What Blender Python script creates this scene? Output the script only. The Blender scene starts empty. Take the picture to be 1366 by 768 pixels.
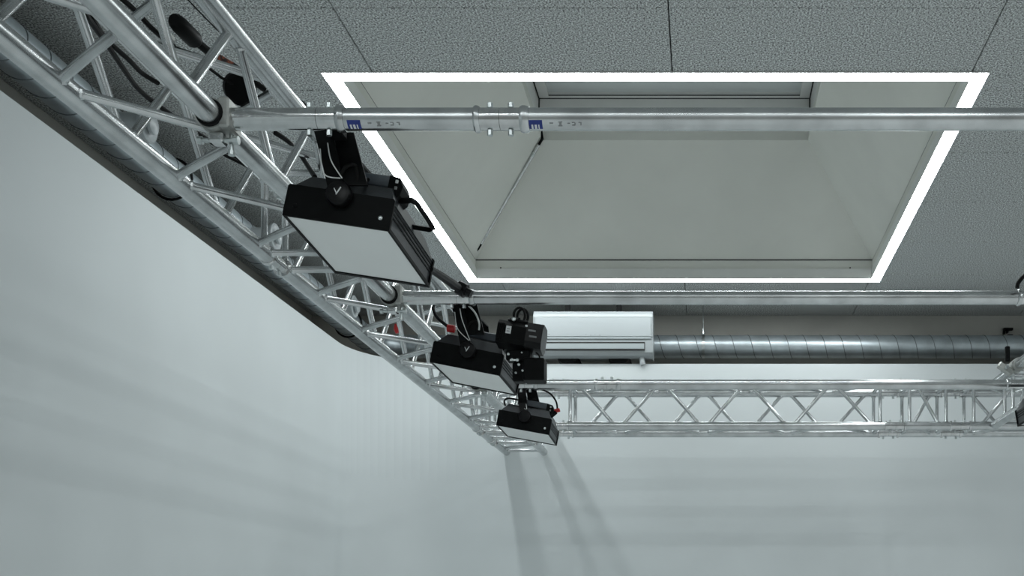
import bpy, bmesh, math, random
from mathutils import Vector, Matrix
random.seed(7)
S = bpy.context.scene
C = S.collection
PI = math.pi
CZ = 1.5                      # camera height above the floor; all z below are relative to the camera
F = 1440.0                    # focal length in pixels of the 1366 wide frame

# ---------------------------------------------------------------- camera, light, exposure
cd = bpy.data.cameras.new('camera'); cam = bpy.data.objects.new('camera', cd); C.objects.link(cam)
cam.location = (0, 0, CZ); cam.rotation_euler = (PI/2, 0, 0)
cd.sensor_width = 36; cd.lens = F/1366*36
cd.shift_x = (683-940)/1366; cd.shift_y = (820-384)/1366
cd.clip_start = 0.02
S.camera = cam
w = bpy.data.worlds.new('world'); S.world = w; w.use_nodes = True
w.node_tree.nodes['Background'].inputs[0].default_value = (.5, .55, .57, 1)
w.node_tree.nodes['Background'].inputs[1].default_value = .1
S.view_settings.view_transform = 'Standard'; S.view_settings.look = 'None'
S.view_settings.gamma = 1; S.view_settings.use_curve_mapping = False
S.view_settings.exposure = .52
STRIP = 17.0                  # radiance of the LED strips

# ---------------------------------------------------------------- materials
M = {}
def mat(name, col, rough=.5, metal=0, noise=None, bump=None, spec=.5, emit=None, coat=0):
    m = bpy.data.materials.new(name); m.use_nodes = True; nt = m.node_tree
    b = nt.nodes['Principled BSDF']
    b.inputs['Base Color'].default_value = (*col, 1); b.inputs['Roughness'].default_value = rough
    b.inputs['Metallic'].default_value = metal; b.inputs['Specular IOR Level'].default_value = spec
    b.inputs['Coat Weight'].default_value = coat
    if emit:
        b.inputs['Emission Color'].default_value = (*emit[0], 1); b.inputs['Emission Strength'].default_value = emit[1]
    if noise or bump:
        tc = nt.nodes.new('ShaderNodeTexCoord')
    if noise:      # (scale, detail, dark factor, light factor, contrast lo, hi)
        n = nt.nodes.new('ShaderNodeTexNoise'); n.inputs['Scale'].default_value = noise[0]; n.inputs['Detail'].default_value = noise[1]
        nt.links.new(tc.outputs['Object'], n.inputs['Vector'])
        r = nt.nodes.new('ShaderNodeValToRGB')
        r.color_ramp.elements[0].position = noise[4]; r.color_ramp.elements[1].position = noise[5]
        r.color_ramp.elements[0].color = (*[c*noise[2] for c in col], 1); r.color_ramp.elements[1].color = (*[min(1, c*noise[3]) for c in col], 1)
        nt.links.new(n.outputs['Fac'], r.inputs['Fac']); nt.links.new(r.outputs['Color'], b.inputs['Base Color'])
    if bump:
        n2 = nt.nodes.new('ShaderNodeTexNoise'); n2.inputs['Scale'].default_value = bump[0]; n2.inputs['Detail'].default_value = 4
        nt.links.new(tc.outputs['Object'], n2.inputs['Vector'])
        bp = nt.nodes.new('ShaderNodeBump'); bp.inputs['Strength'].default_value = bump[1]; bp.inputs['Distance'].default_value = .01
        nt.links.new(n2.outputs['Fac'], bp.inputs['Height']); nt.links.new(bp.outputs['Normal'], b.inputs['Normal'])
    M[name] = m
    return m
mat('cyc', (.70, .74, .748), .75, noise=(1.3, 3, .97, 1.02, .35, .65), spec=.2)
mat('floor', (.89, .90, .90), .5, noise=(2, 4, .94, 1.03, .3, .7))
mat('wall', (.66, .67, .66), .85, noise=(3, 4, .93, 1.04, .3, .7))
mat('gapwall', (.56, .55, .51), .9, noise=(3, 4, .9, 1.06, .3, .7), spec=.1)
mat('front_paint', (.42, .415, .40), .85, noise=(3, 4, .93, 1.04, .3, .7))
mat('board', (.52, .54, .535), .95, noise=(150, 5, .22, 1.85, .34, .66), bump=(140, .6), spec=.1)
mat('slab', (.05, .05, .05), .95, noise=(5, 2, .9, 1.1, .3, .7))
mat('plaster', (.78, .79, .74), .85, noise=(2.2, 5, .95, 1.03, .3, .7), spec=.2)
mat('frame_white', (.80, .81, .79), .5, noise=(6, 3, .96, 1.03, .3, .7))
mat('pane', (.72, .76, .76), .25, noise=(1, 2, .97, 1.02, .3, .7))
mat('dark_joint', (.03, .03, .028), .9, noise=(20, 2, .8, 1.2, .3, .7))
mat('strip', (.95, 1, .98), .5, noise=(4, 1, .99, 1, .3, .7), emit=((.935, 1.0, 1.012), STRIP))
mat('alu', (.61, .63, .635), .27, 1, noise=(14, 5, .78, 1.08, .3, .7))
mat('alu_turned', (.66, .67, .67), .16, 1, noise=(40, 3, .85, 1.05, .3, .7))
mat('alu_cast', (.47, .48, .46), .5, 1, noise=(30, 4, .75, 1.1, .3, .7))
mat('zinc', (.62, .66, .66), .3, 1, noise=(50, 3, .8, 1.1, .3, .7))
mat('galv', (.55, .61, .64), .38, .75, noise=(9, 6, .82, 1.12, .3, .7))
mat('black', (.0035, .004, .0042), .5, noise=(40, 3, .8, 1.3, .3, .7), spec=.1)
mat('black_gloss', (.005, .005, .0055), .3, noise=(30, 2, .8, 1.2, .3, .7), spec=.2)
mat('charcoal', (.022, .026, .030), .42, noise=(60, 3, .85, 1.15, .3, .7), bump=(300, .05))
mat('grey_box', (.075, .09, .105), .4, noise=(50, 3, .9, 1.1, .3, .7))
mat('rubber', (.005, .005, .005), .55, noise=(60, 2, .8, 1.3, .3, .7), spec=.15)
mat('diffuser', (.80, .83, .82), .55, noise=(5, 2, .98, 1.02, .3, .7))
mat('plastic_white', (.39, .42, .43), .35, noise=(3, 2, .98, 1.01, .3, .7))
mat('plastic_grey', (.37, .41, .42), .4, noise=(5, 2, .97, 1.02, .3, .7))
mat('red', (.50, .012, .014), .4, noise=(20, 2, .85, 1.15, .3, .7))
mat('orange', (.16, .040, .018), .5, noise=(90, 3, .1, 2.4, .42, .62))
mat('blue', (.012, .03, .20), .5, noise=(60, 2, .9, 1.1, .3, .7))
mat('ink_grey', (.25, .26, .26), .6, noise=(80, 2, .8, 1.2, .3, .7))
mat('label_white', (.75, .77, .77), .6, noise=(80, 2, .95, 1.03, .3, .7))
mat('galv_seam_shade', (.16, .18, .19), .5, .6, noise=(40, 2, .8, 1.2, .3, .7))  # darker than the duct: shade along the seams put into the colour
mat('wire', (.45, .46, .45), .4, 1, noise=(60, 2, .8, 1.1, .3, .7))
mat('clear_cord', (.60, .62, .61), .35, noise=(60, 2, .9, 1.1, .3, .7))

# ---------------------------------------------------------------- mesh helpers
def V(*a): return Vector(a)
class MB:
    """collects shapes (relative coordinates) and links them as ONE mesh object"""
    def __init__(self, xf=None): self.bm = bmesh.new(); self.xf = xf or Matrix()
    def _v(self, p): return self.bm.verts.new(self.xf @ Vector(p))
    def _f(self, vs, smooth=False):
        try: f = self.bm.faces.new(vs); f.smooth = smooth
        except ValueError: pass
    def sweep(self, pts, r, seg=10, cap=True, closed=False):
        pts = [Vector(p) for p in pts]; n = len(pts); rs = r if isinstance(r, (list, tuple)) else [r]*n
        rings = []; prev = None
        for i, p in enumerate(pts):
            if closed: t = pts[(i+1) % n]-pts[i-1]
            else: t = pts[min(i+1, n-1)]-pts[max(i-1, 0)]
            t.normalize()
            if prev is None:
                a = Vector((0, 0, 1)) if abs(t.z) < .9 else Vector((1, 0, 0))
                u = (a - t*a.dot(t)).normalized()
            else: u = (prev - t*prev.dot(t)).normalized()
            prev = u; v = t.cross(u)
            rings.append([self._v(p + (u*math.cos(2*PI*k/seg) + v*math.sin(2*PI*k/seg))*rs[i]) for k in range(seg)])
        for i in range(n if closed else n-1):
            a, b = rings[i], rings[(i+1) % n]
            for k in range(seg): self._f((a[k], a[(k+1) % seg], b[(k+1) % seg], b[k]), True)
        if cap and not closed:
            self._f(list(reversed(rings[0]))); self._f(rings[-1])
        return self
    def tube(self, p0, p1, r, seg=12): return self.sweep([p0, p1], r, seg)
    def lathe(self, p0, p1, prof, seg=20):
        """prof: (t along p0->p1 in metres, radius); sharp steps where t repeats"""
        p0 = Vector(p0); d = (Vector(p1)-p0).normalized()
        a = Vector((0, 0, 1)) if abs(d.z) < .9 else Vector((1, 0, 0))
        u = (a-d*a.dot(d)).normalized(); v = d.cross(u); rings = []
        for t, r in prof:
            rings.append([self._v(p0+d*t+(u*math.cos(2*PI*k/seg)+v*math.sin(2*PI*k/seg))*max(r, 1e-4)) for k in range(seg)])
        for i in range(len(rings)-1):
            for k in range(seg): self._f((rings[i][k], rings[i][(k+1) % seg], rings[i+1][(k+1) % seg], rings[i+1][k]), True)
        self._f(list(reversed(rings[0]))); self._f(rings[-1])
        return self
    def box(self, lo, hi, bevel=0, rot=None, seg=1):
        lo = Vector(lo); hi = Vector(hi); c = (lo+hi)/2; s = hi-lo
        b2 = bmesh.new(); bmesh.ops.create_cube(b2, size=1)
        for v in b2.verts: v.co = Vector((v.co.x*s.x, v.co.y*s.y, v.co.z*s.z))
        if bevel: bmesh.ops.bevel(b2, geom=list(b2.edges), offset=bevel, segments=seg, affect='EDGES', profile=.5)
        R = rot or Matrix()
        mp = {v: self._v(c + (R.to_3x3() @ v.co)) for v in b2.verts}
        for f in b2.faces: self._f([mp[v] for v in f.verts])
        b2.free(); return self
    def prism(self, poly, y0, y1, axis='y', bevel=0):
        """poly of (a,b) extruded along an axis: y -> (a, t, b), x -> (t, a, b), z -> (a, b, t)"""
        def P(a, b, t): return (a, t, b) if axis == 'y' else (t, a, b) if axis == 'x' else (a, b, t)
        A = [self._v(P(a, b, y0)) for a, b in poly]; B = [self._v(P(a, b, y1)) for a, b in poly]
        n = len(poly)
        for k in range(n): self._f((A[k], A[(k+1) % n], B[(k+1) % n], B[k]))
        self._f(list(reversed(A))); self._f(B); return self
    def quad(self, a, b, c, d): self._f([self._v(p) for p in (a, b, c, d)]); return self
    def build(self, name, m, parent=None, base=None):
        """base: rel. position of the object's origin (top-level) - a child sits in its thing's frame"""
        bmesh.ops.recalc_face_normals(self.bm, faces=list(self.bm.faces))
        for e in self.bm.edges:
            if len(e.link_faces) != 2 or e.calc_face_angle(0) > .6: e.smooth = False
        off = parent['_o'] if parent is not None else (base or (0, 0, -CZ))
        off = Vector(off)
        for v in self.bm.verts: v.co -= off
        me = bpy.data.meshes.new(name); self.bm.to_mesh(me); self.bm.free()
        me.materials.append(M[m]); o = bpy.data.objects.new(name, me); C.objects.link(o)
        if parent is not None: o.parent = parent
        else: o.location = off+Vector((0, 0, CZ))
        o['_o'] = list(off)
        return o
def thing(name, label, cat, base, group=None):
    o = bpy.data.objects.new(name, None); C.objects.link(o)
    o.empty_display_size = .05
    o.location = Vector(base)+Vector((0, 0, CZ)); o['_o'] = list(base)
    return tag(o, label, cat, group)
def tag(o, label, cat, group=None):
    o['label'] = label; o['category'] = cat
    if group: o['group'] = group
    return o
def struct(o, label=None):
    o['kind'] = 'structure'
    if label: o['label'] = label
    return o
def spline(pts, n=8):
    pts = [Vector(p) for p in pts]; out = []
    for i in range(len(pts)-1):
        p0 = pts[max(i-1, 0)]; p1 = pts[i]; p2 = pts[i+1]; p3 = pts[min(i+2, len(pts)-1)]
        for k in range(n):
            t = k/n
            out.append(.5*((2*p1)+(p2-p0)*t+(2*p0-5*p1+4*p2-p3)*t*t+(3*p1-p0-3*p2+p3)*t**3))
    out.append(pts[-1]); return out
def at_z(px, py, z):                       # measured point of the photograph at a known height
    d = z*F/(820-py); return Vector(((px-940)/F*d, d, z))
def at_d(px, py, d): return Vector(((px-940)/F*d, d, (820-py)/F*d))

# ---------------------------------------------------------------- main dimensions (relative to camera)
ZC = 2.17                                  # ceiling underside
XL, XR, YB, YN = -2.85, 7.2, 7.83, -3.6    # true walls
HC, CX, CY, CR = 1.686, -2.264, 7.25, .59  # cyclorama: top, left face, back face, corner radius
ZB, ZT, CHR = 1.09, 1.33, .025             # truss chords
RX0, RX1, RY0, RY1 = -1.532, 1.137, 4.315, 7.02   # outer rectangle of LED ring
SW = .062

# ---------------------------------------------------------------- setting
fl = struct(MB().box((XL-.1, YN-.1, -CZ-.1), (XR+.1, YB+.1, -CZ)).build('floor', 'floor'))
struct(MB().box((XL-.1, YN-.1, -CZ), (XL, YB+.1, ZC+1.2)).build('wall_left', 'gapwall'))
struct(MB().box((XL, YB, -CZ), (XR+.1, YB+.1, ZC+1.2)).build('wall_back', 'gapwall'))
struct(MB().box((XR, YN-.1, -CZ), (XR+.1, YB, ZC+1.2)).build('wall_right', 'wall'))
struct(MB().box((XL, YN-.1, -CZ), (XR, YN, ZC+1.2)).build('wall_front', 'front_paint'))

# cyclorama: wall panel with a rounded corner and a floor cove, one continuous shell
def cyc():
    path = []                                   # (point, inward normal)
    for i in range(13): path.append((V(CX, YN+.3+(CY-CR-YN-.3)*i/12, 0), V(1, 0, 0)))
    for i in range(1, 17):
        a = PI - PI/2*i/16
        path.append((V(CX+CR+CR*math.cos(a), CY-CR+CR*math.sin(a), 0), V(-math.cos(a), -math.sin(a), 0)))
    for i in range(1, 13): path.append((V(CX+CR+(XR-.02-CX-CR)*i/12, CY, 0), V(0, -1, 0)))
    cv = .45
    prof = [(-.05, -CZ+.002), (-.05, HC), (0, HC), (0, .9), (0, .2), (0, -CZ+cv+.012)]
    for k in range(1, 9):
        a = PI/2*k/8; prof.append((cv-cv*math.cos(a), -CZ+.012+cv-cv*math.sin(a)))
    prof += [(cv+.1, -CZ+.012), (cv+.1, -CZ+.002)]
    mb = MB(); rows = []
    for p, n in path: rows.append([mb._v(p+n*s+V(0, 0, z)) for s, z in prof])
    np_ = len(prof)
    for i in range(len(rows)-1):
        for k in range(np_):
            a, b = rows[i], rows[i+1]; q = (k+1) % np_
            mb._f((a[k], a[q], b[q], b[k]), 3 <= k < np_-3)
    mb._f(rows[0]); mb._f(list(reversed(rows[-1])))
    o = mb.build('wall_cyclorama', 'cyc')
    return struct(o, 'pale grey curved cyclorama wall wrapping the room corner')
cyc()

# ceiling: dark slab with the skylight opening, acoustic boards fixed under it one by one
HX0, HX1, HY0, HY1 = RX0+.03, RX1-.03, RY0+.03, RY1-.03
mb = MB(); zt = ZC+.02
for lo, hi in (((XL, YN), (XR, HY0)), ((XL, HY1), (XR, YB)), ((XL, HY0), (HX0, HY1)), ((HX1, HY0), (XR, HY1))):
    mb.box((*lo, zt), (*hi, zt+.12))
mb.box((XL, YN, ZC+1.15), (XR, YB, ZC+1.2))
ceil = struct(mb.build('ceiling', 'slab'), 'speckled grey acoustic board ceiling with a skylight opening')
gap = .0022; meshes = {}
xs = [-.13+1.2*k for k in range(-3, 8)]; ys = [3.86+.605*k for k in range(-13, 8)]
for a, b in zip(xs[:-1], xs[1:]):
    for c, d in zip(ys[:-1], ys[1:]):
        x0, x1, y0, y1 = max(a, XL), min(b, XR), max(c, YN), min(d, YB)
        if x1-x0 < .02 or y1-y0 < .02: continue
        x0 += gap; x1 -= gap; y0 += gap; y1 -= gap
        pcs = []
        if x1 <= HX0 or x0 >= HX1 or y1 <= HY0 or y0 >= HY1: pcs = [(x0, x1, y0, y1)]
        else:
            if y0 < HY0: pcs.append((x0, x1, y0, HY0))
            if y1 > HY1: pcs.append((x0, x1, HY1, y1))
            u0, u1 = max(y0, HY0), min(y1, HY1)
            if x0 < HX0: pcs.append((x0, HX0, u0, u1))
            if x1 > HX1: pcs.append((HX1, x1, u0, u1))
        for q in pcs:
            key = (round(q[1]-q[0], 4), round(q[3]-q[2], 4)); cx, cy = (q[0]+q[1])/2, (q[2]+q[3])/2
            if key not in meshes:
                m_ = MB(); hx, hy = key[0]/2, key[1]/2
                A = [m_._v(p) for p in ((-hx+.002, -hy+.002, 0), (hx-.002, -hy+.002, 0), (hx-.002, hy-.002, 0), (-hx+.002, hy-.002, 0))]
                B = [m_._v(p) for p in ((-hx, -hy, .003), (hx, -hy, .003), (hx, hy, .003), (-hx, hy, .003))]
                D = [m_._v(p) for p in ((-hx, -hy, .02), (hx, -hy, .02), (hx, hy, .02), (-hx, hy, .02))]
                for P, Q in ((A, B), (B, D)):
                    for k in range(4): m_._f((P[k], P[(k+1) % 4], Q[(k+1) % 4], Q[k]))
                m_._f(A[::-1]); m_._f(D)
                o = m_.build('panel', 'board', base=(0, 0, -CZ))
                for v in o.data.vertices: v.co.z -= CZ
                meshes[key] = o.data
            else:
                o = bpy.data.objects.new('panel', meshes[key]); C.objects.link(o)
            o.parent = ceil; o.location = (cx, cy, ZC+CZ+random.uniform(-.0008, .0008))

# skylight: white lip, splayed well, upstand and window
def skylight():
    ix0, ix1, iy0, iy1 = RX0+SW, RX1-SW, RY0+SW, RY1-SW
    def ring(mb, r0, z0, r1, z1):
        a = [(r0[0], r0[2], z0), (r0[1], r0[2], z0), (r0[1], r0[3], z0), (r0[0], r0[3], z0)]
        b = [(r1[0], r1[2], z1), (r1[1], r1[2], z1), (r1[1], r1[3], z1), (r1[0], r1[3], z1)]
        for k in range(4): mb.quad(a[k], a[(k+1) % 4], b[(k+1) % 4], b[k])
    def shell(name, r0, z0, r1, z1, t, m, parent):
        mb = MB(); ring(mb, r0, z0, r1, z1)
        e0 = (r0[0]-t, r0[1]+t, r0[2]-t, r0[3]+t); e1 = (r1[0]-t, r1[1]+t, r1[2]-t, r1[3]+t)
        ring(mb, e0, z0, e1, z1); ring(mb, r0, z0, e0, z0); ring(mb, r1, z1, e1, z1)
        bmesh.ops.remove_doubles(mb.bm, verts=list(mb.bm.verts), dist=1e-5)
        return mb.build(name, m, parent)
    r = (ix0, ix1, iy0, iy1)
    lip = struct(shell('window_1', r, ZC-.003, r, ZC+.062, .012, 'frame_white', None), 'splayed skylight well with grey window at its top')
    r2 = (ix0-.006, ix1+.006, iy0-.006, iy1+.006)
    shell('reveal_board', r2, ZC+.064, r2, ZC+.116, .012, 'plaster', lip)
    s = .46; zt = 2.86
    top = (-.985, .628, iy0+s, 6.51)
    # four splayed boards, each its own piece
    a = [(r2[0], r2[2]), (r2[1], r2[2]), (r2[1], r2[3]), (r2[0], r2[3])]; b = [(top[0], top[2]), (top[1], top[2]), (top[1], top[3]), (top[0], top[3])]
    for k in range(4):
        q = (k+1) % 4; mb = MB(); z0 = ZC+.119
        P = [(*a[k], z0), (*a[q], z0), (*b[q], zt), (*b[k], zt)]
        mb.quad(*P); mb.quad(*[(x, y, z+.03) for x, y, z in P])
        bm = mb.bm; bm.verts.ensure_lookup_table(); v = bm.verts
        for i in range(4): mb._f((v[i], v[(i+1) % 4], v[4+(i+1) % 4], v[4+i]))
        mb.build('splay_board', 'plaster', lip)
    u0 = (top[0]+.004, top[1]-.004, top[2]+.004, top[3]-.004); shell('step', u0, zt, u0, zt+.055, .012, 'plaster', lip)
    u = (top[0]-.022, top[1]+.012, top[2]-.03, top[3]+.03)
    shell('upstand', u, zt+.056, u, 3.125, .012, 'frame_white', lip)
    # window frame: four bars seen from below, then the pane
    g = .004; wx0, wx1, wy0, wy1 = u[0]+g, u[1]-g, u[2]+g, u[3]-g; bw = .062
    for lo, hi in (((wx0, wy0), (wx0+bw, wy1)), ((wx1-bw, wy0), (wx1, wy1)), ((wx0+bw, wy1-.03), (wx1-bw, wy1)), ((wx0+bw, wy0), (wx1-bw, wy0+.03))):
        MB().box((*lo, 3.128), (*hi, 3.17), .002).build('frame_bar', 'frame_white', lip)
    MB().box((wx0+.01, wy0+.01, 3.15), (wx1-.01, wy1-.01, 3.162)).build('pane', 'pane', lip)
    # dark shadow gap seal under the frame bars, and on the joint of the well
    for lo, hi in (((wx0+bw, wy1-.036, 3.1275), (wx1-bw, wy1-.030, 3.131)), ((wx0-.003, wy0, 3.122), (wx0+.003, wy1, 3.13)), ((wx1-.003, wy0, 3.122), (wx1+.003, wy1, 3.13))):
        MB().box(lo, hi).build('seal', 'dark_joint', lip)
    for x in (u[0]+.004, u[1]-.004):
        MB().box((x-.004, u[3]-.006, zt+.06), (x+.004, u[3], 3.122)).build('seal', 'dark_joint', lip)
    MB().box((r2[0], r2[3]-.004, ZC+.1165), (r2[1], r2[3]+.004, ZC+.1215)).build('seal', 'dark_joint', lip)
    for px_, py_ in ((668, 357.2), (1134, 357.2)):
        p = at_d(px_, py_, iy1); MB().box((p.x-.004, p.y-.003, p.z-.004), (p.x+.004, p.y, p.z+.004)).build('screw', 'dark_joint', lip)
    # thin opener rod in the corner of the well
    t = thing('opener_rod', 'thin metal window opener rod slanting along skylight corner', 'rod', (-1.42, 6.87, 2.35))
    p0, p1 = V(-1.43, 6.86, 2.345), V(-.985, 6.48, 2.84)
    d = (p1-p0).normalized()
    MB().tube(p0+d*.02, p1-d*.02, .011, 12).build('rod', 'alu_turned', t)
    MB().sweep([p0-d*.05+V(-.02, .03, 0), p0-d*.02, p0+d*.03], [.007, .009, .009], 8).build('end_joint', 'black', t)
    MB().sweep([p1-d*.03, p1+d*.02, p1+V(.005, .0, .07)], [.008, .009, .006], 8).build('end_joint', 'black', t)
    for q in (p0+d*.09, p1-d*.09): MB().lathe(q-d*.012, q+d*.012, ((0, .008), (0, .012), (.024, .012), (.024, .008)), 10).build('collar', 'zinc', t)
skylight()

def led_ring(label, dy=0, dx=0):
    x0, x1, y0, y1 = RX0+dx, RX1+dx, RY0+dy, RY1+dy
    t = thing('led_light_frame', label, 'light', ((x0+x1)/2, (y0+y1)/2, ZC))
    h = .002
    for lo, hi in (((x0, y0), (x1, y0+SW)), ((x0, y1-SW), (x1, y1)), ((x0, y0+SW), (x0+SW, y1-SW)), ((x1-SW, y0+SW), (x1, y1-SW))):
        MB().box((*lo, ZC-.0045), (*hi, ZC-.001)).build('strip_tray', 'frame_white', t)
        MB().quad((lo[0], lo[1], ZC-.0052), (lo[0], hi[1], ZC-.0052), (hi[0], hi[1], ZC-.0052), (hi[0], lo[1], ZC-.0052)).build('led_strip', 'strip', t)
    e = .004
    for lo, hi in (((x0-e, y0-e), (x1+e, y0)), ((x0-e, y1), (x1+e, y1+e)), ((x0-e, y0), (x0, y1)), ((x1, y0), (x1+e, y1))):
        MB().box((*lo, ZC-.0050), (*hi, ZC-.001)).build('edge_profile', 'frame_white', t)
led_ring('glowing white rectangular LED strip frame around the skylight')
led_ring('added unseen LED strip frame for fill light over the free truss end', -6.6)  # this and the next two: unseen frames added for soft ambient fill
led_ring('added unseen LED strip frame for fill light in the room corner farthest from the truss', -6.6, 4.6)
led_ring('added unseen LED strip frame for fill light past the butting truss', -2.9, 4.6)

# ---------------------------------------------------------------- trusses
def truss(t, axis, off, modules):
    """axis 'y' or 'x'; off = coordinate across (first side, second side); modules: (u0,u1,zig start, zig end, n, first state, perps)"""
    def P(u, a, b): return V(off[a], u, (ZB, ZT)[b]) if axis == 'y' else V(u, off[a], (ZB, ZT)[b])
    A, B, Cc, D = (0, 0), (1, 0), (1, 1), (0, 1)
    faces = ((A, B), (B, Cc), (Cc, D), (D, A))
    def strut(u0, c0, u1, c1):
        p0, p1 = P(u0, *c0), P(u1, *c1); d = (p1-p0).normalized(); L = (p1-p0).length; k = .021
        r = .0104
        MB().lathe(p0, p1, ((k, .0135), (k+.006, .0142), (k+.012, r), (L-k-.012, r), (L-k-.006, .0142), (L-k, .0135)), 10).build('brace', 'alu', t)
    for i, (u0, u1, z0, z1, n, st, perps) in enumerate(modules):
        first, last = i == 0, i == len(modules)-1
        g0 = 0 if first else .056; g1 = 0 if last else .056
        for c in (A, B, Cc, D):
            MB().lathe(P(u0+g0, *c), P(u1-g1, *c), ((0, .018), (0, CHR), (u1-u0-g0-g1, CHR), (u1-u0-g0-g1, .018)), 24).build('chord', 'alu', t)
        for u in perps:
            for c0, c1 in faces: strut(u, c0, u, c1)
        for k in range(n):
            ua, ub = z0+(z1-z0)*k/n+.016, z0+(z1-z0)*(k+1)/n-.016
            for c0, c1 in faces:
                if (st+k) % 2 == 0: strut(ua, c0, ub, c1)
                else: strut(ua, c1, ub, c0)
        if not last:
            for c in (A, B, Cc, D):
                q0, q1 = P(u1-.062, *c), P(u1+.062, *c)
                o = MB().lathe(q0, q1, ((0, .0255), (.002, .0295), (.011, .0295), (.013, .0218), (.061, .0218), (.0615, .0205), (.0625, .0205), (.063, .0218), (.111, .0218), (.113, .0295), (.122, .0295), (.124, .0255)), 20).build('coupler', 'alu_turned', t)
                for s in (-1, 1):
                    for ax in ((0, 1) if s < 0 else (1, 0)):
                        p = P(u1+s*.03, *c); e = V(0, 0, 1) if ax else (V(1, 0, 0) if axis == 'y' else V(0, 1, 0))
                        if ax: MB().lathe(p-e*.034, p+e*.034, ((0, .004), (0, .007), (.009, .007), (.009, .005), (.059, .005), (.059, .0065), (.068, .0065), (.068, .003)), 6).build('bolt', 'zinc', o)
    return t
def hang(t, pts):
    for x, y in pts: MB().tube((x, y, ZT), (x, y, ZC-.001), .0025, 6).build('suspension_wire', 'wire', t)
TX0, TX1 = -1.325, -1.075
tl = thing('lighting_truss', 'aluminium square lighting truss running along the duct towards the room corner', 'truss', (-1.2, .33, ZB-CHR))
truss(tl, 'y', (TX0, TX1), [(.33, 3.33, .5275, 3.195, 11, 1, (.42, 3.25)), (3.33, 6.33, 3.45, 6.24, 12, 1, (3.41, 6.255)),
      (6.33, 6.73, 6.45, 6.61, 1, 0, (6.42, 6.64)), (6.73, 7.22, 6.86, 7.10, 1, 1, (6.82, 7.15))])
hang(tl, ((TX0, .9), (TX1, .9)))
for x in (TX0, TX1): MB().tube((x, 7.215, ZB), (x, 7.2495, ZB), .017, 16).build('wall_foot', 'alu_cast', tl)
tr = thing('lighting_truss', 'aluminium square lighting truss whose end butts against the crossing truss', 'truss', (1.79, .2, ZB-CHR))
truss(tr, 'y', (1.667, 1.907), [(.2, 3.2, .3, 3.1, 12, 0, (.26, 3.12)), (3.2, 6.19, 3.32, 5.72, 10, 1, (3.28, 5.84, 6.0))])
hang(tr, ((1.667, .9), (1.907, .9), (1.667, 5.5), (1.907, 5.5)))
tb = thing('lighting_truss', 'aluminium square lighting truss spanning in front of the back wall under the air conditioner', 'truss', (.5, 6.35, ZB-CHR))
truss(tb, 'x', (6.23, 6.47), [(-1.045, -.845, 0, 0, 0, 0, ()), (-.845, 1.1, -.745, .985, 7, 0, (-.775, 1.012)), (1.1, 1.475, 1.205, 1.37, 1, 0, (1.182, 1.392)), (1.475, 2.3, 1.575, 2.05, 2, 1, (1.553, 2.2))])

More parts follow.
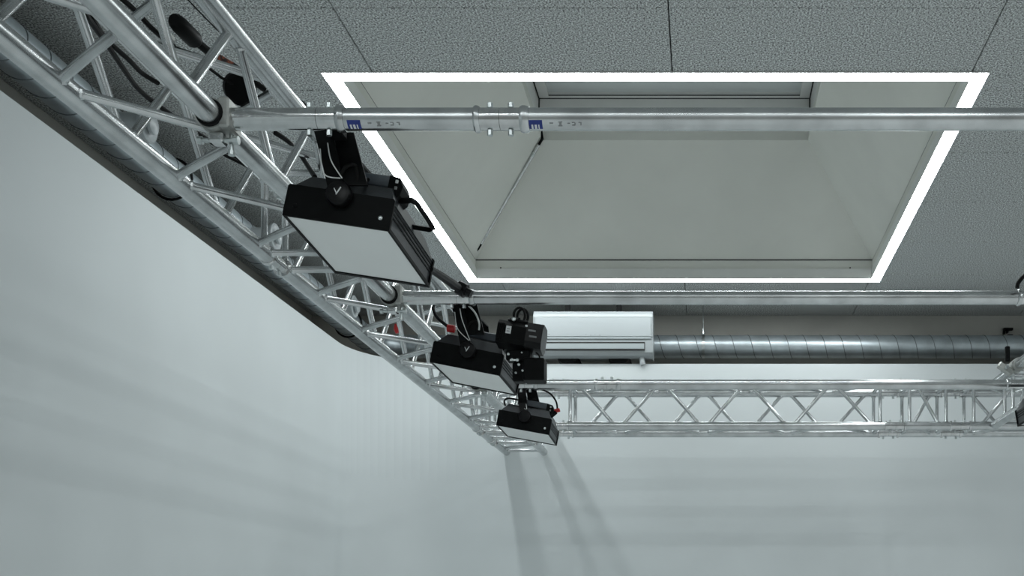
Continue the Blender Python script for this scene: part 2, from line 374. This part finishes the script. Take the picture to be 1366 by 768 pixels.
# ---------------------------------------------------------------- crossing pipes
PR = .0235
def pipe(Y, label, joints, rings, stickers):
    """joints: centre X of bolted sleeve couplers"""
    t = thing('lighting_pipe', label, 'pipe', (.3, Y, ZB-PR))
    xe0, xe1 = -1.035, 1.63
    def cyl(a, b, prof, name, m): return MB().lathe((a, Y, ZB), (b, Y, ZB), prof, 28).build(name, m, t)
    def seg(a, b, name='tube', m='alu'): L = b-a; return cyl(a, b, ((0, .015), (0, PR), (L, PR), (L, .015)), name, m)
    def ring(a, b): L = b-a; return cyl(a, b, ((0, PR-.001), (.001, PR+.0025), (L*.3, PR+.0048), (L*.6, PR+.0044), (L-.001, PR+.002), (L, PR-.001)), 'weld_ring', 'alu')
    def bolts(x, o):
        MB().lathe((x, Y, ZB-PR-.0125), (x, Y, ZB+PR+.0125), ((0, .0035), (0, .0062), (.011, .0062), (.011, .004), (.061, .004), (.061, .0068), (.071, .0068), (.073, .004)), 6).build('bolt', 'zinc', o)
    o = seg(xe0, -.8495, 'end_fitting', 'alu_turned'); bolts(-.869, o)
    o = seg(-.8485, -.808, 'end_fitting', 'alu_turned'); bolts(-.826, o); ring(-.809, -.789)
    cuts = [-.79]
    for j in joints:
        ring(j-.058, j-.043); ring(j+.043, j+.065)
        o = seg(j-.0435, j-.0005, 'sleeve', 'alu_turned'); bolts(j-.023, o)
        o = seg(j+.0005, j+.0435, 'sleeve', 'alu_turned'); bolts(j+.023, o)
        cuts += [j-.057, j+.064]
    ring(1.424, 1.444); cuts.append(1.425)
    for a, b in zip(cuts[0::2], cuts[1::2]): seg(a, b)
    o = seg(1.443, xe1, 'end_fitting', 'alu_turned'); bolts(1.465, o); bolts(1.508, o)
    # blue maker's sticker and faint stamped code on the underside of the tube
    def patch(x0, x1, a0, a1, m, name, lift=.0006):
        mb = MB(); n = 5; r = PR+lift
        for k in range(n):
            p, q = [math.radians(a0+(a1-a0)*i/n) for i in (k, k+1)]
            f = lambda x, a: (x, Y-r*math.cos(a), ZB-r*math.sin(a))
            mb.quad(f(x0, p), f(x1, p), f(x1, q), f(x0, q))
        return mb.build(name, m, t)
    for x in stickers:
        patch(x, x+.029, 28, 78, 'blue', 'sticker')
        for dx, w_ in ((.005, .004), (.012, .005), (.020, .0025)): patch(x+dx, x+dx+w_, 50, 76, 'label_white', 'sticker_mark', .001)
        for dx, w_, a0, a1 in ((.045, .008, 40, 46), (.064, .009, 36, 40), (.066, .005, 40, 56), (.064, .009, 56, 60), (.084, .006, 42, 46), (.094, .007, 38, 42), (.099, .003, 42, 52), (.094, .007, 52, 56), (.108, .007, 38, 42), (.112, .003, 42, 54)):
            patch(x+dx, x+dx+w_, a0, a1, 'ink_grey', 'stamped_code', .0008)
    # clamps to the trusses at both ends
    for X, s in ((TX1, 1), (1.667, -1)):
        yy = Y
        o = MB().lathe((X, yy-.032, ZB), (X, yy+.032, ZB), ((0, .0265), (0, .034), (.064, .034), (.064, .0265)), 24).build('clamp', 'alu_cast', t)
        MB().box((X+s*.03-.012, yy-.034, ZB-.030), (X+s*.03+.012, yy+.034, ZB+.036), .004).build('clamp_plate', 'alu_cast', t)
        MB().box((X+s*.004-.016, yy-.014, ZB-.054), (X+s*.004+.016, yy+.018, ZB-.031), .004).build('clamp_jaw', 'alu_turned', t)
        MB().lathe((X, yy-.037, ZB), (X, yy-.031, ZB), ((0, .0255), (0, .0295), (.006, .031), (.006, .0255)), 24).build('clamp_gap_shade', 'rubber', t)  # black ring drawn in place of the shaded gap beside the clamp
        MB().lathe((X-.04, yy, ZB-.046), (X+.05, yy, ZB-.046), ((0, .004), (0, .009), (.010, .009), (.010, .0055), (.078, .0055), (.078, .0095), (.090, .0095), (.090, .004)), 8).build('bolt', 'zinc', o)
        MB().lathe((X+s*.03, yy+.01, ZB-.075), (X+s*.03, yy+.01, ZB-.028), ((0, .003), (0, .008), (.009, .008), (.009, .005), (.047, .005)), 8).build('bolt', 'zinc', o)
    return t
P1, P2, P3 = 2.375, 3.71, 5.11
pipe(P1, 'round aluminium pipe with blue stickers crossing under the lit skylight', (-.449,), (), (-.781, -.384))
pipe(P2, 'plain round aluminium pipe crossing under the far edge of the LED frame', (1.13,), (), ())
pipe(P3, 'round aluminium pipe crossing just in front of the truss by the back wall', (-.462,), (), ())

# ---------------------------------------------------------------- ventilation duct
def duct():
    ZD, R = 1.885, .079; xl, yb, er = -2.305, 7.59, .22
    path = [V(xl, YN+.02, ZD)]
    path.append(V(xl, yb-er, ZD))
    for i in range(1, 9):
        a = PI-PI/2*i/8; path.append(V(xl+er+er*math.cos(a), yb-er+er*math.sin(a), ZD))
    path.append(V(XR-.02, yb, ZD))
    t = thing('spiral_duct', 'galvanised spiral ventilation duct following the wall tops under the ceiling', 'duct', (xl, 2, ZD-R))
    # straight lengths subdivided lightly so that the tube is round
    MB().sweep([path[0], path[1]], R, 32).build('duct_run', 'galv', t)
    MB().sweep(path[1:-1], R*1.0, 32).build('elbow', 'galv', t)
    MB().sweep([path[-2], path[-1]], R, 32).build('duct_run', 'galv', t)
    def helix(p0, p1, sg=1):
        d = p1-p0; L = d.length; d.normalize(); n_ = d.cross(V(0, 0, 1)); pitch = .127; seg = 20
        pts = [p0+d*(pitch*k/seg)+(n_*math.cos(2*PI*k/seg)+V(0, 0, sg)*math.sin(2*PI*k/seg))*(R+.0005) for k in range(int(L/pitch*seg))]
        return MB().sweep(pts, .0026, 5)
    helix(V(xl, .5, ZD), path[1]).build('seam', 'galv_seam_shade', t); helix(path[-2], path[-1], -1).build('seam', 'galv_seam_shade', t)
    for p in (path[1], path[-2]):
        d = V(0, 1, 0) if p is path[1] else V(1, 0, 0)
        MB().lathe(p-d*.03, p+d*.03, ((0, R), (0, R+.004), (.06, R+.004), (.06, R)), 32).build('collar', 'galv', t)
    for y in (1.2, 3.0, 5.9):
        MB().lathe((xl, y-.012, ZD), (xl, y+.012, ZD), ((0, R), (0, R+.003), (.024, R+.003), (.024, R)), 32).build('hanger_strap', 'zinc', t)
        MB().tube((xl, y, ZD+R), (xl, y, ZC), .004, 8).build('hanger_rod', 'zinc', t)
    for x in (-.01, 2.6, 4.6):
        MB().lathe((x-.010, yb, ZD), (x+.010, yb, ZD), ((0, R), (0, R+.003), (.02, R+.003), (.02, R)), 32).build('hanger_strap', 'zinc', t)
        MB().tube((x, yb, ZD+R), (x, yb, ZC), .003, 8).build('hanger_rod', 'zinc', t)
        MB().lathe((x, yb-.03, ZD+R+.0), (x, yb-.03, ZD+R+.04), ((0, .004), (0, .011), (.02, .011), (.02, .006), (.04, .006)), 10).build('hanger_nut', 'zinc', t)
    for y in (4.67, 6.98):
        pts = [V(xl+(R+.008)*math.cos(a), y, ZD+(R+.010)*math.sin(a)) for a in [2*PI*k/24 for k in range(24)]]
        MB().sweep(pts, .006, 6, closed=True).build('tie_strap', 'rubber', t)
    for y in (4.11, 5.33, 6.53):
        o = MB().lathe((xl+R-.01, y, ZD-.02), (xl+R+.14, y, ZD-.02), ((0, .045), (.10, .045), (.10, .058), (.112, .066), (.120, .066), (.124, .060), (.118, .046), (.118, .040)), 24).build('air_valve', 'plastic_white', t)
        MB().lathe((xl+R+.10, y, ZD-.02), (xl+R+.15, y, ZD-.02), ((0, .02), (.02, .036), (.030, .036), (.034, .030), (.036, .006)), 24).build('valve_disc', 'plastic_white', o)
duct()

# ---------------------------------------------------------------- air conditioner
def aircon():
    x0, x1, y0, y1, z0, z1 = -1.143, -.347, 7.2, 7.42, 1.723, 2.034
    t = thing('air_conditioner', 'white split air conditioner hanging in front of the duct', 'air conditioner', ((x0+x1)/2, 7.3, z0))
    prof = [(y1, z0+.02), (y0+.06, z0), (y0+.02, z0+.012), (y0+.008, z0+.03), (y0+.004, z0+.128), (y0, z0+.134), (y0, z1-.045), (y0+.004, z1-.028), (y0+.018, z1-.006), (y0+.05, z1), (y1, z1)]
    MB().prism(prof, x0+.006, x1-.006, 'x').build('body', 'plastic_white', t)
    for a, b in ((x0, x0+.008), (x1-.008, x1)): MB().prism([(y, z) for y, z in prof], a, b, 'x').build('side_cover', 'plastic_white', t)
    MB().box((x0+.012, y0-.004, z0+.132), (x1-.012, y0+.002, z1-.05), .003).build('front_panel', 'plastic_white', t)
    MB().box((x0+.012, y0-.0015, z1-.049), (x1-.012, y0+.004, z1-.043), .0015).build('trim_strip', 'plastic_white', t)
    MB().box((x0+.012, y0-.002, z0+.118), (x1-.012, y0+.008, z0+.130), .001).build('panel_gap', 'plastic_grey', t)
    MB().box((x0+.045, y0-.0005, z0+.042), (x1-.052, y0+.02, z0+.098), .001).build('outlet', 'dark_joint', t)
    MB().box((x0+.048, y0-.0025, z0+.051), (x1-.056, y0+.006, z0+.087), .001).build('vane', 'plastic_grey', t)
    for dx, w_, dz in ((.075, .020, .144), (.098, .016, .144), (.35, .004, .142), (.38, .006, .139), (.41, .004, .142), (.44, .008, .139)):
        MB().box((x0+dx, y0-.0046, z0+dz), (x0+dx+w_, y0-.0038, z0+dz+.005)).build('front_mark', 'ink_grey', t)
    MB().sweep(spline([(x1-.072, y0+.05, z0+.02), (x1-.072, y0+.045, z0-.02), (x1-.066, y0+.045, z0-.046)]), .019, 12).build('drain_stub', 'plastic_white', t)
    for x in (-.92, -.575):
        MB().box((x-.016, y0+.04, z1-.002), (x+.016, y0+.065, ZC), .002).build('hanger', 'black', t)
        MB().prism([(x-.075, z0+.004), (x-.045, z0-.026), (x+.04, z0-.026), (x+.075, z0+.004)], y0+.06, YB, 'y').build('bracket_arm', 'black', t)
aircon()
bk = MB(Matrix.Translation((.13, 0, .075)))
for lo, hi in (((2.03, 7.80, 1.985), (2.10, 7.83, 2.0)), ((2.03, 7.80, 1.955), (2.042, 7.83, 1.99)), ((2.055, 7.80, 1.965), (2.066, 7.83, 1.99)), ((2.06, 7.80, 1.94), (2.10, 7.83, 1.952))): bk.box(lo, hi, .002)
tag(bk.build('wall_bracket', 'black', base=(2.19, 7.81, 2.015)), 'small black bracket on the dark wall above the duct', 'bracket')

# ---------------------------------------------------------------- LED panels
LW, LL = .255, .331
def led_panel(label, pos, rot, Yp, top_x, mark=True, driver=True, handle=True, ztop=ZB+.026):
    """pos: centre of the diffuser plane; rot: degrees"""
    rx, ry, rz = [math.radians(a) for a in rot]
    X = Matrix.Translation(pos) @ Matrix.Rotation(rz, 4, 'Z') @ Matrix.Rotation(ry, 4, 'Y') @ Matrix.Rotation(rx, 4, 'X')
    t = thing('led_panel_lamp', label, 'lamp', (pos[0], pos[1], pos[2]))
    w2, l2 = LW/2, LL/2
    hexa = [(-w2, .004), (w2, .004), (w2, .070), (w2*.97, .074), (-w2*.97, .074), (-w2, .070)]
    ins = [(-w2+.005, .007), (w2-.005, .007), (w2-.005, .0638), (-w2+.005, .0638)]
    body = MB(X).prism(ins, -l2+.006, l2-.006).build('housing', 'charcoal', t)
    hp = MB(X); zA, zB, i_ = .064, .114, .034
    lo_ = [(-w2+.002, -l2+.001, zA), (w2-.002, -l2+.001, zA), (w2-.002, l2-.001, zA), (-w2+.002, l2-.001, zA)]; hi_ = [(-w2*.72, -l2+i_, zB), (w2*.80, -l2+i_, zB), (w2*.80, l2-i_, zB), (-w2*.72, l2-i_, zB)]
    a_ = [hp._v(p) for p in lo_]; b_ = [hp._v(p) for p in hi_]
    for k in range(4): hp._f((a_[k], a_[(k+1) % 4], b_[(k+1) % 4], b_[k]))
    hp._f(a_[::-1]); hp._f(b_); hp.build('back_cover', 'charcoal', t)
    for y in (-l2, l2-.008): 
        e = MB(X).prism(hexa, y, y+.008).build('end_plate', 'black', t)
        for sx in (-1, 1): MB(X).lathe((sx*w2*.80, y-.003 if y < 0 else y+.006, .024), (sx*w2*.80, y+.004 if y < 0 else y+.012, .024), ((0, .002), (.001, .0052), (.004, .0058), (.006, .0058)), 12).build('screw', 'zinc' if sx > 0 else 'black', e)
    for sx in (-1, 1):          # grooved side profiles
        for z in (.034, .044, .054): MB(X).box((sx*(w2-.006)-.003, -l2+.008, z), (sx*(w2-.006)+.003, l2-.008, z+.005), .001).build('cooling_fin', 'black', t)
    for lo, hi in (((-w2, -l2), (w2, -l2+.006)), ((-w2, l2-.013), (w2, l2)), ((-w2, -l2+.006), (-w2+.007, l2-.013)), ((w2-.006, -l2+.006), (w2, l2-.013))):
        MB(X).box((*lo, -.003), (*hi, .006), .0008).build('rim', 'black', t)
    MB(X).box((-w2+.006, -l2+.006, .0), (w2-.006, l2-.007, .0045)).build('diffuser', 'diffuser', t)
    # yoke with knobs
    piv = [X @ V(0, s*(l2+.012), .062) for s in (-1, 1)]
    for k, p in enumerate(piv):
        d = (X.to_3x3() @ V(0, -1 if k == 0 else 1, 0)).normalized()
        kn = MB().lathe(p-d*.014, p+d*.024, ((0, .012), (.004, .012), (.004, .029), (.018, .030), (.024, .027), (.026, .020), (.026, .004)), 24).build('knob', 'black_gloss', t)
        if k == 0 and mark:
            q = p+d*.0125; u = (X.to_3x3() @ V(1, 0, 0)).normalized(); v = u.cross(-d).normalized()
            if v.z < 0: v = -v
            def bar(a, b, r):
                MB().sweep([q+u*a[0]+v*a[1], q+u*b[0]+v*b[1]], r, 6).build('logo', 'label_white', kn)
            bar((-.008, .006), (-.001, -.004), .0012); bar((-.001, -.008), (.007, .011), .0016)
        top = V(top_x-.02*(1-k), max(p.y-.02, Yp+.075) if k == 0 else p.y, ztop)
        dirv = (top-p); n_ = V(1, 0, 0)
        mb = MB(); hw, th = .020, .003
        P = [p+V(0, 0, -.02), p+dirv*.5, top]
        for i in range(2):
            a, b = P[i], P[i+1]; wd = (hw*(.85 if i == 0 else 1), hw)
            ys_ = V(0, th, 0)
            c = [a-n_*wd[0]-ys_, a+n_*wd[0]-ys_, a+n_*wd[0]+ys_, a-n_*wd[0]+ys_]; e = [b-n_*wd[1]-ys_, b+n_*wd[1]-ys_, b+n_*wd[1]+ys_, b-n_*wd[1]+ys_]
            cv = [mb._v(x) for x in c]; ev = [mb._v(x) for x in e]
            for j in range(4): mb._f((cv[j], cv[(j+1) % 4], ev[(j+1) % 4], ev[j]))
            mb._f(cv[::-1]); mb._f(ev)
        mb.build('yoke_arm', 'black', t)
        if k == 0: tp = top
        else: tq = top
    xm = (tp.x+tq.x)/2
    mb = MB(); mb.prism([(tp.x-.02, tp.y-.003), (tp.x+.02, tp.y-.003), (tq.x+.02, tq.y+.003), (tq.x-.02, tq.y+.003)], ztop-.006, ztop, 'z'); mb.build('yoke_bar', 'black', t)
    MB().box((top_x-.002, Yp+.0245, ztop-.03), (top_x+.036, Yp+.10, ztop), .003).build('pipe_mount', 'black', t)
    MB().prism([(top_x+.0, ztop-.004), (top_x+.046, ztop-.004), (top_x+.078, ZB-.10), (top_x+.020, ZB-.10)], tp.y+.02, tp.y+.026).build('mount_plate', 'black', t)
    if driver:
        b = MB(X).box((-.055, -.115, .122), (.088, -.065, .152), .003).build('driver_box', 'grey_box', t)
        MB(X).prism([(.086, .098), (.104, .090), (.118, .104), (.122, .126), (.112, .146), (.086, .150)], -.122, -.062).build('connector_block', 'black', b)
        for z, m_ in ((.132, 'label_white'), (.116, 'ink_grey')): MB(X).box((.102, -.1245, z), (.109, -.122, z+.008), .0008).build('socket_pin', m_, b)
        MB(X).lathe((-.022, -.1165, .137), (-.022, -.114, .137), ((0, .004), (.0015, .008), (.0025, .008)), 14).build('button', 'blue', b)
    if handle:
        pts = [V(.108, -.10, .100), V(.142, -.105, .104), V(.150, -.095, .104), V(.164, -.02, .092), V(.166, .0, .088), V(.158, .006, .086), V(.112, .004, .086)]
        MB(X).sweep(pts, .0075, 4).build('handle', 'black', t)
    # signal lead and safety wires
    c1 = X @ V(.03, -.09, .152)
    MB().sweep(spline([c1, V(tp.x+.075, tp.y+.03, ZB-.09), V(tp.x+.07, tp.y+.02, ZB-.055), V(tp.x+.045, tp.y+.015, ZB-.065), V(tp.x+.03, tp.y+.02, ZB-.11)]), .0045, 8).build('signal_cable', 'rubber', t)
    s0 = piv[0]+V(.012, -.014, .03)
    MB().sweep(spline([V(tp.x+.02, tp.y-.02, ZB-.02), V(tp.x+.028, tp.y-.02, ZB-.06), s0]), .0014, 6).build('safety_wire', 'clear_cord', t)
    MB().sweep(spline([V(tp.x+.0, tp.y-.012, ZB-.03), V(tp.x+.012, tp.y-.02, ZB-.09), s0+V(-.004, 0, 0)]), .0014, 6).build('safety_wire', 'clear_cord', t)
    return t, X
l1, X1 = led_panel('black LED panel lamp with grey diffuser hung from the pipe with blue stickers', (-.848, 2.659, .8925), (-5.6, 9.3, -2.6), P1, -.855)
l2, X2 = led_panel('black LED panel lamp beside the motor unit, with a red plug behind its yoke', (-.848, 3.988, .872), (-.8, 11.2, -.6), P2, -.855, handle=False)
l3, X3 = led_panel('black LED panel lamp with red connectors, hung closest to the back wall truss', (-.8675, 5.287, .8795), (0, 10.1, 1.5), P3, -.865, mark=False, handle=False)
l4, X4 = led_panel('black LED panel lamp hung below the truss that butts against the crossing truss', (1.575, 4.84, .897), (0, -10, 0), 4.74, 1.645, mark=False, driver=False, handle=False, ztop=ZB-.0255)
# red plugs and cords of the second and third lamp
def cyl(o, a, b, r, name, m, seg=12): return MB().lathe(a, b, ((0, r*.7), (.002, r), ((Vector(b)-Vector(a)).length-.002, r), ((Vector(b)-Vector(a)).length, r*.7)), seg).build(name, m, o)
a = at_d(601, 438, 3.86); cyl(l2, a+V(-.012, 0, .002), a+V(.016, 0, -.002), .014, 'red_plug', 'red')
MB().sweep(spline([a+V(.0, 0, .0), at_d(585, 425, 3.87), at_d(578, 412, 3.88), at_d(582, 400, 3.9)]), .006, 8).build('plug_cable', 'rubber', l2)
MB().sweep(spline([at_d(621, 404, 3.80), at_d(633, 416, 3.80), at_d(639, 430, 3.80), at_d(639, 440, 3.80)]), .0032, 6).build('grey_lead', 'clear_cord', l2)
a = at_d(736, 549, 5.2); b = at_d(747, 546.5, 5.2)
cyl(l3, a, b, .0095, 'red_plug', 'red'); cyl(l3, a+V(-.02, 0, .008), a+V(.004, 0, .002), .009, 'red_plug', 'red')
cyl(l3, at_d(731, 558, 5.2), at_d(742, 549, 5.2), .011, 'plug_body', 'black')
MB().sweep(spline([at_d(720, 518, 5.16), at_d(734, 525, 5.18), at_d(742, 536, 5.2), at_d(743.5, 547, 5.2)]), .0045, 8).build('plug_cable', 'rubber', l3)
MB().sweep(spline([at_d(694, 534, 5.25), at_d(680, 531, 5.25), at_d(673, 534, 5.25), at_d(674, 541, 5.25)]), .0045, 8).build('loop_cable', 'rubber', l3)
# folding support arm behind the first lamp (runs from its far end to the next pipe)
MB().sweep([X1 @ V(.122, LL/2-.01, .045), at_d(590, 369, 3.1), at_d(606, 380, 3.45), at_d(613, 384, 3.62)], [.009, .012, .014, .012], 8).build('support_arm', 'black', l1)
MB().lathe(at_d(604, 379, 3.6), at_d(617, 386, 3.6), ((0, .006), (0, .016), (.02, .016), (.02, .024), (.05, .024), (.05, .014), (.07, .014), (.07, .006)), 12).build('arm_joint', 'black_gloss', l1)
t = MB().sweep([at_d(527.5, 432, 3.66), at_d(528, 438, 3.66), at_d(530, 444, 3.66)], [.003, .008, .006], 8).build('safety_tag', 'red', base=tuple(at_d(528, 444, 3.66)))
tag(t, 'small red safety tag dangling from the pipe clamp', 'tag')

# ---------------------------------------------------------------- motor unit hanging from the second pipe
def motor():
    d = 3.80; s = F/d
    t = thing('motor_unit', 'compact black motor unit with white label hung from the pipe by a cable loop', 'motor', tuple(at_d(693, 507, d)))
    c = at_d(689, 449, d)
    R = Matrix.Rotation(math.radians(9), 4, 'Y'); X = Matrix.Translation(c) @ R
    b = MB(X).prism([(-.042, -.036), (.03, -.044), (.046, -.03), (.046, .024), (.03, .040), (-.03, .044), (-.046, .026), (-.048, -.02)], -.062, .040, 'x').build('motor_body', 'black', t)
    MB(X).prism([(-.042, -.040), (.03, -.048), (.052, -.03), (.052, .026), (.03, .046), (-.034, .048), (-.052, .026), (-.052, -.02)], .040, .098, 'x').build('gear_case', 'black_gloss', t)
    for k in range(6): MB(X).box((-.060+k*.004-.0, -.050, -.030), (-.058+k*.004, .045, .030)).build('cooling_fin', 'black', t)
    MB(X).box((-.030, -.051, -.004), (-.012, -.0475, .022), .0005).build('label_plate', 'label_white', t)
    for z in (.002, .010): MB(X).box((-.026, -.0525, z), (-.016, -.0512, z+.003)).build('label_text', 'ink_grey', t)
    for z, x0, x1 in ((.014, .048, .074), (-.006, .054, .080)): MB(X).box((x0, -.0545, z), (x1, -.0520, z+.006)).build('type_lettering', 'ink_grey', t)
    MB(X).box((.035, -.054, .028), (.043, -.048, .034), .001).build('indicator', 'label_white', t)
    MB(X).box((-.034, -.03, .040), (.04, .03, .056), .006).build('top_bracket', 'black', t)
    MB(X).lathe((-.012, -.036, .052), (-.012, -.030, .052), ((0, .003), (.001, .007), (.006, .007)), 12).build('screw', 'zinc', t)
    # hook, loop
    hk = at_d(692.5, 410, d)
    MB().tube(hk+V(0, P2-d+.0, .02), hk+V(0, P2-d+.0, -.012), .004, 8).build('eye_bolt', 'zinc', t)
    for dx, ry in ((-.006, .020), (.010, .019)):
        cc = at_d(694.5, 421, d); pts = [cc+V(dx*.6+ry*math.cos(a), dx*.8, ry*1.35*math.sin(a)) for a in [2*PI*k/20 for k in range(20)]]
        MB().sweep(pts, .0045, 7, closed=True).build('cable_loop', 'rubber', t)
    MB().tube(at_d(692, 424, d), at_d(692, 436, d), .006, 8).build('shackle', 'black', t)
    # gear under the motor, chain and bag
    MB().box(at_d(676, 482, d)+V(0, -.02, 0), at_d(708, 468, d)+V(0, .03, 0), .004).build('chain_guide', 'black', t)
    for i, (px_, py_) in enumerate(((678, 472), (683, 479), (690, 480), (692, 486), (696, 470), (688, 497), (697, 494))):
        p = at_d(px_, py_, d-.03); r = (.005, .004, .006, .005, .003, .004, .004)[i]
        MB().lathe(p-V(0, .004, 0), p+V(0, .004, 0), ((0, r*.4), (.002, r), (.006, r), (.008, r*.4)), 10).build('chain_link', 'zinc', t)
    MB().box(at_d(680, 481, d-.03), at_d(691, 479, d-.026), .0008).build('chain_link', 'zinc', t)
    bag = MB(); q0, q1 = at_d(699, 509, d), at_d(727.5, 479, d)
    bag.box(q0+V(0, -.03, 0), q1+V(0, .045, 0), .006, seg=2).build('chain_bag', 'black', t)
    MB().box(at_d(684, 509, d)+V(0, -.01, 0), at_d(700, 483, d)+V(0, .04, 0), .005).build('chain_hook_block', 'black', t)
    MB().sweep(spline([at_d(715, 470, d-.02), at_d(719, 474, d-.02), at_d(721, 482, d-.02)]), .003, 6).build('bag_strap', 'rubber', t)
motor()

# ---------------------------------------------------------------- things lying in and on the truss: grip rod, disc, cables
def stuff_on_truss():
    zt = ZT+.055
    t = thing('grip_rod', 'black rod with fat rounded grip and copper sleeve lying on the truss', 'rod', tuple(at_z(290, 75, zt)))
    A = [at_z(233, 27, zt), at_z(262, 56, zt), at_z(277, 68, zt), at_z(292, 77, zt), at_z(309, 87, zt), at_z(352, 118, zt)]
    d = (A[1]-A[0]).normalized()
    MB().sweep([A[0]-d*.004, A[0]+d*.004, A[0]+d*.02, A[1]-d*.012, A[1]], [.013, .018, .0205, .0205, .014], 16).build('grip', 'black', t)
    MB().tube(A[1]-d*.01, A[2], .010, 12).build('rod', 'black', t)
    MB().tube(A[2], A[4], .0085, 12).build('copper_sleeve', 'orange', t)
    MB().tube(A[4], A[5], .009, 12).build('rod', 'black', t)
    p = at_z(219, 47, ZT+.05)
    b = MB().box(p+V(-.014, -.02, -.010), p+V(.016, .025, .01), .005).build('clamp_block', 'alu_cast', t)
    MB().lathe(p+V(-.02, .03, -.01), p+V(.02, .045, -.012), ((0, .006), (.004, .011), (.02, .011), (.04, .006)), 10).build('clamp_screw', 'alu_cast', t)
    c = at_z(320, 118, ZT+.05)
    n_ = V(.55, -.6, -.55).normalized()
    t2 = tag(MB().lathe(c-n_*.012, c+n_*.012, ((0, .034), (.003, .041), (.021, .041), (.024, .034)), 24).build('cable_drum', 'black', base=tuple(c)), 'round black cable drum lying inside the truss', 'cable drum')
    MB().sweep([at_z(272, 86, ZT+.05), at_z(296, 104, ZT+.05), c], .004, 6).build('lead', 'rubber', t2)
    # loose black cables
    def cable(pts, r, label): tag(MB().sweep(spline(pts), r, 8).build('cable', 'rubber', base=tuple(pts[len(pts)//2])), label, 'cable')
    zc = ZT+.04
    cable([at_z(150, -12, zc), at_z(178, 12, zc), at_z(205, 40, zc), at_z(232, 62, zc)], .006, 'straight black cable on the truss beside the grip rod')
    cable([at_z(88, -30, zc), at_z(118, 24, zc), at_z(138, 52, zc), at_z(165, 92, zc), at_z(188, 122, zc), at_z(224, 150, zc+.0), at_z(270, 182, zc), at_z(330, 218, zc)], .0065, 'longer of two black cables sagging side by side on the truss')
    cable([at_z(94, -30, zc+.014), at_z(124, 24, zc+.014), at_z(142, 52, zc+.014), at_z(172, 80, zc+.014), at_z(190, 98, zc+.014), at_z(211, 111, zc+.014)], .006, 'shorter of two black cables sagging side by side on the truss')
    cable([at_z(293, 203, zc), at_z(310, 212, zc), at_z(330, 222, zc), at_z(350, 236, zc), at_z(380, 256, zc)], .005, 'short black cable curving behind the pipe clamp')
    cable([at_z(367, 177, zc), at_z(385, 189, zc), at_z(400, 205, zc), at_z(420, 236, zc-.16)], .007, 'black cable looping from the truss to the large LED panel lamp')
    cable([at_z(230, -22, ZT+.033), at_z(251, 0, ZT+.033), at_z(272, 22, ZT+.033), at_z(292, 42, ZT+.033)], .0016, 'thin dark wire running along the truss chord')
    cable([at_z(392, 130, zc), at_z(402, 136, zc), at_z(418, 150, zc)], .005, 'short black cable end above the pipe fitting')
    cable([at_d(1357, 384, 3.66), at_d(1358, 378, 3.66), at_d(1364, 370, 3.66), at_d(1374, 362, 3.67), at_d(1392, 356, 3.7)], .007, 'black cable draped over the coupler of the plain pipe')
    # small handle clamp at the far truss
    t = thing('pipe_clamp', 'cast pipe clamp with black lever on the butting truss', 'clamp', (1.667, 5.75, ZT))
    MB().lathe((1.667, 5.72, ZT), (1.667, 5.80, ZT), ((0, .026), (0, .036), (.08, .036), (.08, .026)), 16).build('clamp_ring', 'alu_cast', t)
    MB().box((1.56, 5.74, ZT-.035), (1.65, 5.78, ZT+.0), .006, Matrix.Rotation(.6, 4, 'Y')).build('clamp_arm', 'alu_cast', t)
    MB().box((1.60, 5.74, ZT+.02), (1.625, 5.76, ZT+.10), .004).build('lever', 'black', t)
    MB().lathe((1.60, 5.70, ZT-.02), (1.60, 5.82, ZT-.02), ((0, .004), (0, .010), (.012, .010), (.012, .006), (.12, .006)), 8).build('clamp_bolt', 'zinc', t)
stuff_on_truss()

for o in bpy.data.objects:
    if '_o' in o: del o['_o']
